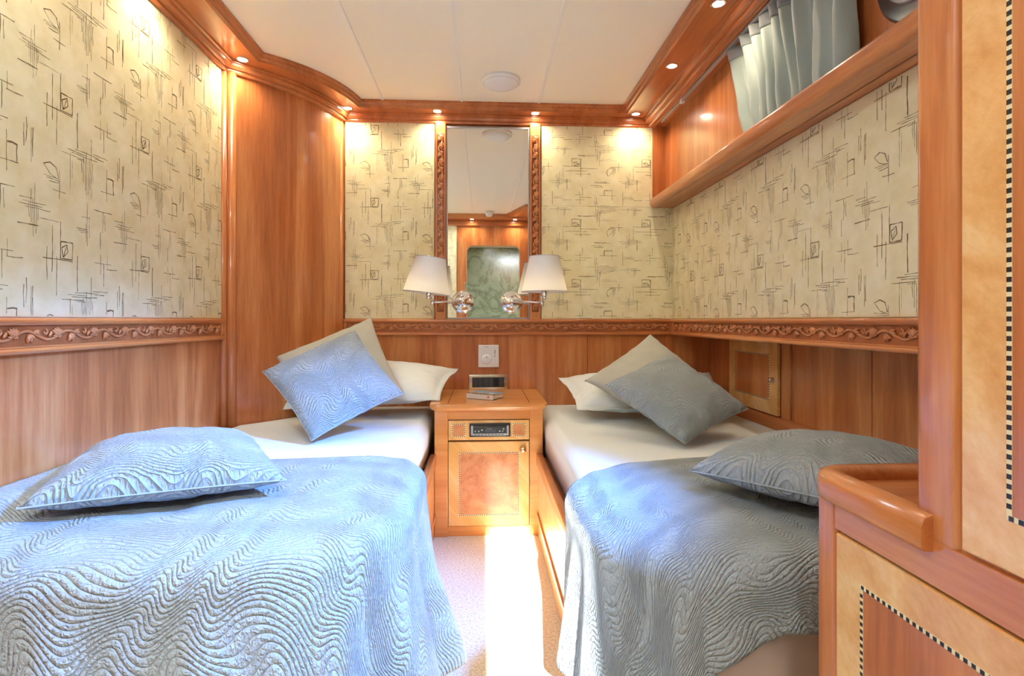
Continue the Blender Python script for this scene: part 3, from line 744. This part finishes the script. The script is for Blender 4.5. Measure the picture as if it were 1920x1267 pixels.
# cushions
def cushion(name, c4, T, mat, label, cat='cushion', size=.42, flange=0, back=None, pinch=.06, group=None, seed=0, power=.42, uvrot=0, piping=None, backf=.8):
    BL, BR, TR, TL = [Vector(p) for p in c4]
    N = ((BR-BL).cross(TL-BL)+(TR-TL).cross(TR-BR)).normalized()
    if N.dot(Vector((0, -.6, .8))) < 0: N = -N
    cen = (BL+BR+TR+TL)/4; n = 44
    F = 1+flange
    ca, sa = math.cos(uvrot), math.sin(uvrot)
    def base(U, V):
        a, b = (U+1)/2, (V+1)/2
        p = BL*(1-a)*(1-b)+BR*a*(1-b)+TR*a*b+TL*(1-a)*b
        return p
    def prof(U, V):
        u, v = abs(U), abs(V)
        if u >= 1 or v >= 1: return 0
        return ((1-u**2.2)*(1-v**2.2))**power
    def pt(i, j, side):
        U, V = -F+2*F*i, -F+2*F*j
        h = prof(U, V)
        Up = U*(1-pinch*(1-min(1, V*V))*abs(U)); Vp = V*(1-pinch*(1-min(1, U*U))*abs(V))
        p = base(Up, Vp)
        e = max(abs(U), abs(V))
        q = Vector((U*2.2+seed*3, V*2.2, side*2+seed))
        wr = .006*noise.noise(q*1.0)*min(1, h*2)+.0035*noise.noise(q*2.7)*min(1, h*2)
        # radial puckers by the seam
        wr += .003*math.sin((U-V)*22+seed)*max(0, e-.55)*min(1, h*3)
        if flange and e > 1: wr += .012*noise.noise(Vector((U*3, V*3, seed)))
        return p+N*(side*(T/2*h)*(1 if side > 0 else backf)+wr)
    m = MB(); size_ = size
    for side in (1, -1):
        m.mi = 0 if side > 0 or back is None else 1
        m.grid(lambda a, b: pt(a, b, side), n, n, lambda a, b: ((a*ca-b*sa)*size_+seed*.37, (a*sa+b*ca)*size_))
    bmesh.ops.remove_doubles(m.bm, verts=m.bm.verts[:], dist=5e-5)
    o = m.build(name, [mat]+([back] if back else []), origin=cen)
    if flange: solid(o, .002, 0)
    tag(o, label, cat, group)
    if piping:
        pp = []
        for k in range(4*24+1):
            t = (k % 96)/24; s_ = int(t); f_ = t-s_
            i, j = ((f_, 0), (1, f_), (1-f_, 1), (0, 1-f_))[s_]
            pp.append(pt(i, j, 1))
        m = MB(); m.tube(pp, .0022, 6, cap=False); m.build('piping', piping, o)
    return o
cushion('bed_pillow', [(-.95, 2.60, .585), (-.235, 2.56, .625), (-.165, 2.86, .735), (-.84, 2.83, .79)], .17, 'white_linen', 'white pillow at the head of the left bed, its corner over the nightstand', 'pillow', flange=.09, seed=1, pinch=.05)
cushion('bed_pillow', [(.455, 2.42, .595), (1.17, 2.38, .595), (1.19, 2.80, .71), (.43, 2.80, .69)], .15, 'white_linen', 'white pillow at the head of the right bed behind the grey cushions', 'pillow', flange=.07, seed=2, pinch=.05)
cushion('plain_cushion', [(-.725, 2.205, .575), (-.350, 2.40, .672), (-.545, 2.64, 1.015), (-.918, 2.43, .838)], .10, 'grey_plain', 'plain pale grey cushion behind the quilted one on the left bed', seed=3, size=.45)
cushion('plain_cushion', [(.72, 2.14, .575), (1.10, 2.32, .655), (.845, 2.65, .930), (.465, 2.42, .722)], .10, 'grey_plain', 'plain grey cushion behind the quilted one on the right bed', seed=4, size=.48)
cushion('quilted_cushion', [(-.635, 2.02, .552), (-.325, 2.20, .70), (-.565, 2.40, .955), (-.895, 2.225, .79)], .155, 'quilt_small', 'quilted grey cushion propped up diagonally at the head of the left bed', seed=5, group='wave-quilted square cushions', piping='quilt_small', uvrot=.3)
cushion('quilted_cushion', [(.725, 1.88, .555), (1.06, 2.08, .645), (.83, 2.35, .845), (.495, 2.15, .735)], .145, 'quilt_small', 'quilted grey cushion propped up diagonally at the head of the right bed', seed=6, group='wave-quilted square cushions', piping='quilt_small', uvrot=1.2)
cushion('quilted_cushion', [(-.97, 1.165, .607), (-.50, 1.390, .592), (-.73, 1.75, .610), (-1.085, 1.53, .625)], .19, 'quilt_small', 'plump quilted grey cushion lying flat on the left bedspread', seed=7, backf=.5, group='wave-quilted square cushions', piping='quilt_small', size=.48)
cushion('quilted_cushion', [(.545, 1.38, .602), (.80, .97, .625), (1.17, 1.22, .625), (.92, 1.63, .61)], .19, 'quilt_small', 'quilted grey cushion lying flat on the right bedspread beside the cabinet', seed=8, backf=.5, group='wave-quilted square cushions', piping='quilt_small', size=.46, back='quilt_small')

# ================================================================== RIGHT CABINET
XC = .568; CY = .88; PY = .673
cb = thing('wardrobe', (.85, .4, 0), 'tall inlaid cherry wardrobe over a low cabinet in the right foreground', 'wardrobe')
m = MB()
m.box(XC, XC+.03, .831, CY, 0, .715, .010, 4)                    # far stile, rounded corner
m.box(XC+.012, 1.285, .0, CY-.012, 0, .655); m.box(XC+.01, 1.285, CY-.02, CY, 0, .715, .004)
m.box(XC, XC+.05, .608, PY, .716, 2.16, .010, 4)                 # upper post
m.box(XC+.006, XR-.02, .0, PY-.012, .716, 2.16); m.box(XC, XC+.02, .0, .61, 2.04, 2.16)
m.build('carcase', 'cherry_z', cb)
m = MB(); m.box(XC, XC+.03, .0, .832, .664, .722, .001); m.build('top_rail', 'cherry_y', cb)
m = MB(); m.box(XC+.032, 1.285, PY-.05, CY-.012, .70, .733, .001); m.build('counter_top', 'cherry_x', cb)
m = MB()
pth = [(XC+.006, PY-.035), (XC+.006, CY-.03), (XC+.012, CY-.008), (XC+.034, CY+.001), (1.27, CY+.001)]
def rim_pts(off):
    o = []
    base = [(XC, PY-.03), (XC, CY-.045)]+[(XC+.045-.045*math.cos(a*PI/16), CY-.045+.045*math.sin(a*PI/16)) for a in range(1, 9)]+[(1.27, CY)]
    for i, p in enumerate(base):
        q0 = Vector(base[max(i-1, 0)]); q1 = Vector(base[min(i+1, len(base)-1)]); d = (q1-q0).normalized(); nrm = Vector((-d.y, d.x)); o.append(Vector(p)+nrm*off)
    return o
prf = [(.0, .708), (.012, .708), (.016, .714), (.016, .738), (.012, .749), (.0, .754), (-.012, .754), (-.021, .749), (-.024, .742), (-.025, .72)]
cols = [rim_pts(o_) for o_, z in prf]
vv = [[m.v((cols[j][i].x, cols[j][i].y, prf[j][1])) for j in range(len(prf))] for i in range(len(cols[0]))]
for i in range(len(vv)-1):
    for j in range(len(prf)): m.face([vv[i][j], vv[i+1][j], vv[i+1][(j+1) % len(prf)], vv[i][(j+1) % len(prf)]], smooth=True)
m.face(vv[0]); m.face(vv[-1][::-1]); m.build('counter_rim', 'cherry_y', cb)
inlaid_door(cb, (XC+.012, .826, .06), (0, -1, 0), (0, 0, 1), (-1, 0, 0), .60, .60, .056, 'cherry_z')
inlaid_door(cb, (XC+.012, .602, .728), (0, -1, 0), (0, 0, 1), (-1, 0, 0), .56, 1.31, .056, 'cherry_z')

# ================================================================== CURTAIN, PORTHOLE
m = MB(); m.box(.972, .986, .8, 2.86, ZB-.016, ZB-.004, .001); cr = m.build('curtain_rail', 'silver', origin=(.98, 1.8, ZB)); tag(cr, 'slim aluminium curtain rail under the right cornice', 'curtain rail')
m = MB(); m.box(.970, .990, 2.56, 2.585, ZB-.024, ZB-.002, .002); m.build('rail_end_stop', 'white', cr)
ct = thing('curtain', (.985, 1.7, ZB), 'grey-green gathered curtain drawn back over the shelf on the right wall', 'curtain')
folds = [0]
rc_ = random.Random(11)
def curt(u, v, z0, z1):
    # u 0..1 towards the back wall; v 0 top .. 1 bottom
    yt = 1.385+u*.70; yb = 1.39+u*.55
    y = yt+(yb-yt)*v**.8
    ph = 2*PI*(u*9+.35*math.sin(u*9+1)+.10*v*math.sin(u*17))
    amp = .018+.008*v*(1-.4*u)
    x = .996+amp*(math.sin(ph)+.35*math.sin(2*ph+.6))+.005*math.sin(ph*2.3+v*4)-.012*math.exp(-((v-.55-.5*u)/.25)**2)*math.sin(u*11)
    y += .012*math.cos(ph)*(1-.3*v)+.02*noise.noise(Vector((u*5, v*3, 2)))*v
    return (min(max(x, .968), 1.026), y, z0+(z1-z0)*v)
m = MB(); m.grid(lambda u, v: curt(u, .12+.88*v, ZB-.014, 1.648), 220, 30); o = m.build('drape', 'curtain', ct); solid(o, .0015, 0)
m = MB(); m.grid(lambda u, v: (lambda p: (p[0]-.0025, p[1], p[2]))(curt(u, .125*v, ZB-.014, 1.648)), 220, 6); o = m.build('heading_tape', 'curtain_head', ct); solid(o, .0015, 0)
pw = thing('window_1', (XU, 1.19, 1.87), 'round chrome porthole with blue glass on the right wall above the shelf', 'porthole', kind=S)
def xl(m, prof, c, n=48):
    n0 = len(m.bm.verts); m.lathe([(r, z) for r, z in prof], (0, 0, 0), 'x', n); m.bm.verts.ensure_lookup_table()
    for v in m.bm.verts[n0:]: v.co = Vector((c[0]-v.co.x, c[1]+v.co.y, c[2]+v.co.z))
pc = (XU, 1.19, 1.872)
m = MB(); xl(m, [(.158, 0), (.158, .006), (.150, .012), (.122, .014), (.118, .024), (.108, .030), (.098, .026), (.092, .016)], pc); m.build('frame', 'satin', pw)
m = MB(); xl(m, [(.100, .030), (.096, .036), (.088, .036), (.082, .028), (.080, .012)], pc); m.build('inner_ring', 'chrome', pw)
m = MB(); xl(m, [(.092, .012), (.0, .014)], pc, 40); m.build('pane', 'pane', pw)

# ================================================================== LAMPS
L_SPOT, L_BATH, L_HATCH_FILL, L_PORT, L_SUN, EXPO = 1.9, 22, 5.4, 210, 18, 2.1
# recessed spots
def spotlamp(name, loc, energy, col, size, blend, rad, rot=(0, 0, 0)):
    l = bpy.data.lights.new(name, 'SPOT'); l.energy = energy; l.color = col; l.spot_size = size; l.spot_blend = blend; l.shadow_soft_size = rad
    o = bpy.data.objects.new(name, l); o.location = loc; o.rotation_euler = rot; C.objects.link(o); return o
zs = ZB+.046
proto = None
spots = [((-1.045, 2.385), 'first ceiling spot from the left, where the left cornice meets the curve'), ((-.722, 2.90), 'ceiling spot above the right end of the curved panel'),
         ((-.246, 2.915), 'ceiling spot just left of the mirror'), ((.288, 2.915), 'ceiling spot just right of the mirror'), ((.842, 2.895), 'ceiling spot in the back right corner of the cornice'),
         ((.845, 2.34), 'ceiling spot in the right cornice before the curtain'), ((.845, 1.87), 'ceiling spot in the right cornice at the top edge by the curtain'),
         ((-1.055, 1.86), 'ceiling spot above the middle of the left wall'), ((-1.055, 1.30), 'ceiling spot above the near part of the left wall'),
         ((-.12, YR+.10), 'ceiling spot left over the doorway, seen in the mirror'), ((.36, YR+.10), 'ceiling spot right over the doorway, seen in the mirror')]
for i, ((x, y), lab) in enumerate(spots):
    z = zs if i < 9 else ZB+.03
    r = thing('ceiling_spot', (x, y, z), lab, 'ceiling light', 'recessed spots in the cornice')
    if proto is None:
        m = MB(); m.lathe([(.027, 0), (.027, -.003), (.021, -.004), (.020, -.001)], (x, y, z), 'z', 28)
        a = m.build('bezel', 'chrome', r); m = MB(); m.lathe([(.0205, -.0015), (0, -.0045)], (x, y, z), 'z', 24); b = m.build('lens', 'bulb', r); proto = (a, b)
    else:
        for q in proto: c = q.copy(); C.objects.link(c); c.parent = r
    en = L_SPOT
    spotlamp('spot_light', (x, y, z-.008), en, (1, .84, .58), math.radians(150), .9, .02)
dl = thing('dome_light', (.09, 2.60, ZC), 'round white flush lamp on the ceiling in front of the mirror', 'ceiling light')
m = MB(); m.lathe([(.094, 0), (.094, -.012), (.088, -.018)], (.09, 2.60, ZC), 'z', 40); m.build('base_ring', 'white', dl)
m = MB(); m.lathe([(.086, -.016), (.080, -.024), (.05, -.030), (0, -.032)], (.09, 2.60, ZC), 'z', 40); m.build('diffuser', 'white', dl)
m = MB(); m.lathe([(.045, 0), (.045, -.02), (.030, -.05), (.022, -.055), (0, -.055)], (.07, .20, ZC), 'z', 28); sd = m.build('smoke_detector', 'white', origin=(.07, .2, ZC)); tag(sd, 'small white smoke detector on the ceiling near the doorway, seen in the mirror', 'smoke detector')

def area(name, loc, target, sx, sy, energy, col, spread=PI):
    l = bpy.data.lights.new(name, 'AREA'); l.shape = 'RECTANGLE'; l.size = sx; l.size_y = sy; l.energy = energy; l.color = col; l.spread = spread
    o = bpy.data.objects.new(name, l); o.location = loc; d = Vector(target)-Vector(loc); o.rotation_euler = d.to_track_quat('-Z', 'Y').to_euler(); C.objects.link(o); return o
# added fill lamp under the bathroom ceiling, beside the roof slot
area('bathroom_daylight', (.50, -.70, 2.11), (.50, -.69, 0), .42, .9, L_BATH, (.86, .94, 1))
# made-up hatch and fill lamp, out of view, added to light the left bed
ht = thing('window_2', (-.68, .62, ZC), 'square deck hatch in the ceiling above the near end of the left bed', 'hatch', kind=S)
m = MB()
for a, b, c, d in ((-.93, -.88, .30, .94), (-.48, -.43, .30, .94), (-.93, -.43, .30, .35), (-.93, -.43, .89, .94)): m.box(a, b, c, d, ZC-.02, ZC+.002, .004)
m.build('frame', 'white', ht)
area('hatch_daylight', (-.68, .62, ZC-.006), (-.60, .80, 0), .40, .54, L_HATCH_FILL, (.70, .84, 1.0))
# blue skylight through the porthole, falling on the left bed
spotlamp('porthole_daylight', (.985, 1.19, 1.87), L_PORT, (.13, .35, 1.0), math.radians(56), .8, .10,
         (Vector((-.42, 1.50, .4))-Vector((.985, 1.19, 1.87))).to_track_quat('-Z', 'Y').to_euler())
sun = bpy.data.lights.new('sun', 'SUN'); sun.energy = L_SUN; sun.angle = math.radians(.7); sun.color = (.94, .98, 1)
so = bpy.data.objects.new('sun', sun); so.rotation_euler = Vector((0, 1, -.66)).to_track_quat('-Z', 'Y').to_euler(); C.objects.link(so)
w = bpy.data.worlds.new('sky'); bpy.context.scene.world = w; w.use_nodes = True
w.node_tree.nodes['Background'].inputs[0].default_value = (.6, .75, 1, 1); w.node_tree.nodes['Background'].inputs[1].default_value = 1.5

# ================================================================== CAMERA
cam = bpy.data.cameras.new('camera'); co_ = bpy.data.objects.new('camera', cam); C.objects.link(co_)
co_.location = (0, 0, 1.0); co_.rotation_euler = (PI/2, 0, -math.atan(.055))
cam.sensor_width = 36; cam.lens = 36*1000/1920; cam.shift_y = -33.5/1920; cam.clip_start = .02
sc = bpy.context.scene; sc.camera = co_
sc.view_settings.view_transform = 'Standard'; sc.view_settings.look = 'None'; sc.view_settings.gamma = 1; sc.view_settings.exposure = EXPO
sc.view_settings.use_curve_mapping = False
for o in bpy.data.objects:
    if '_o' in o: del o['_o']
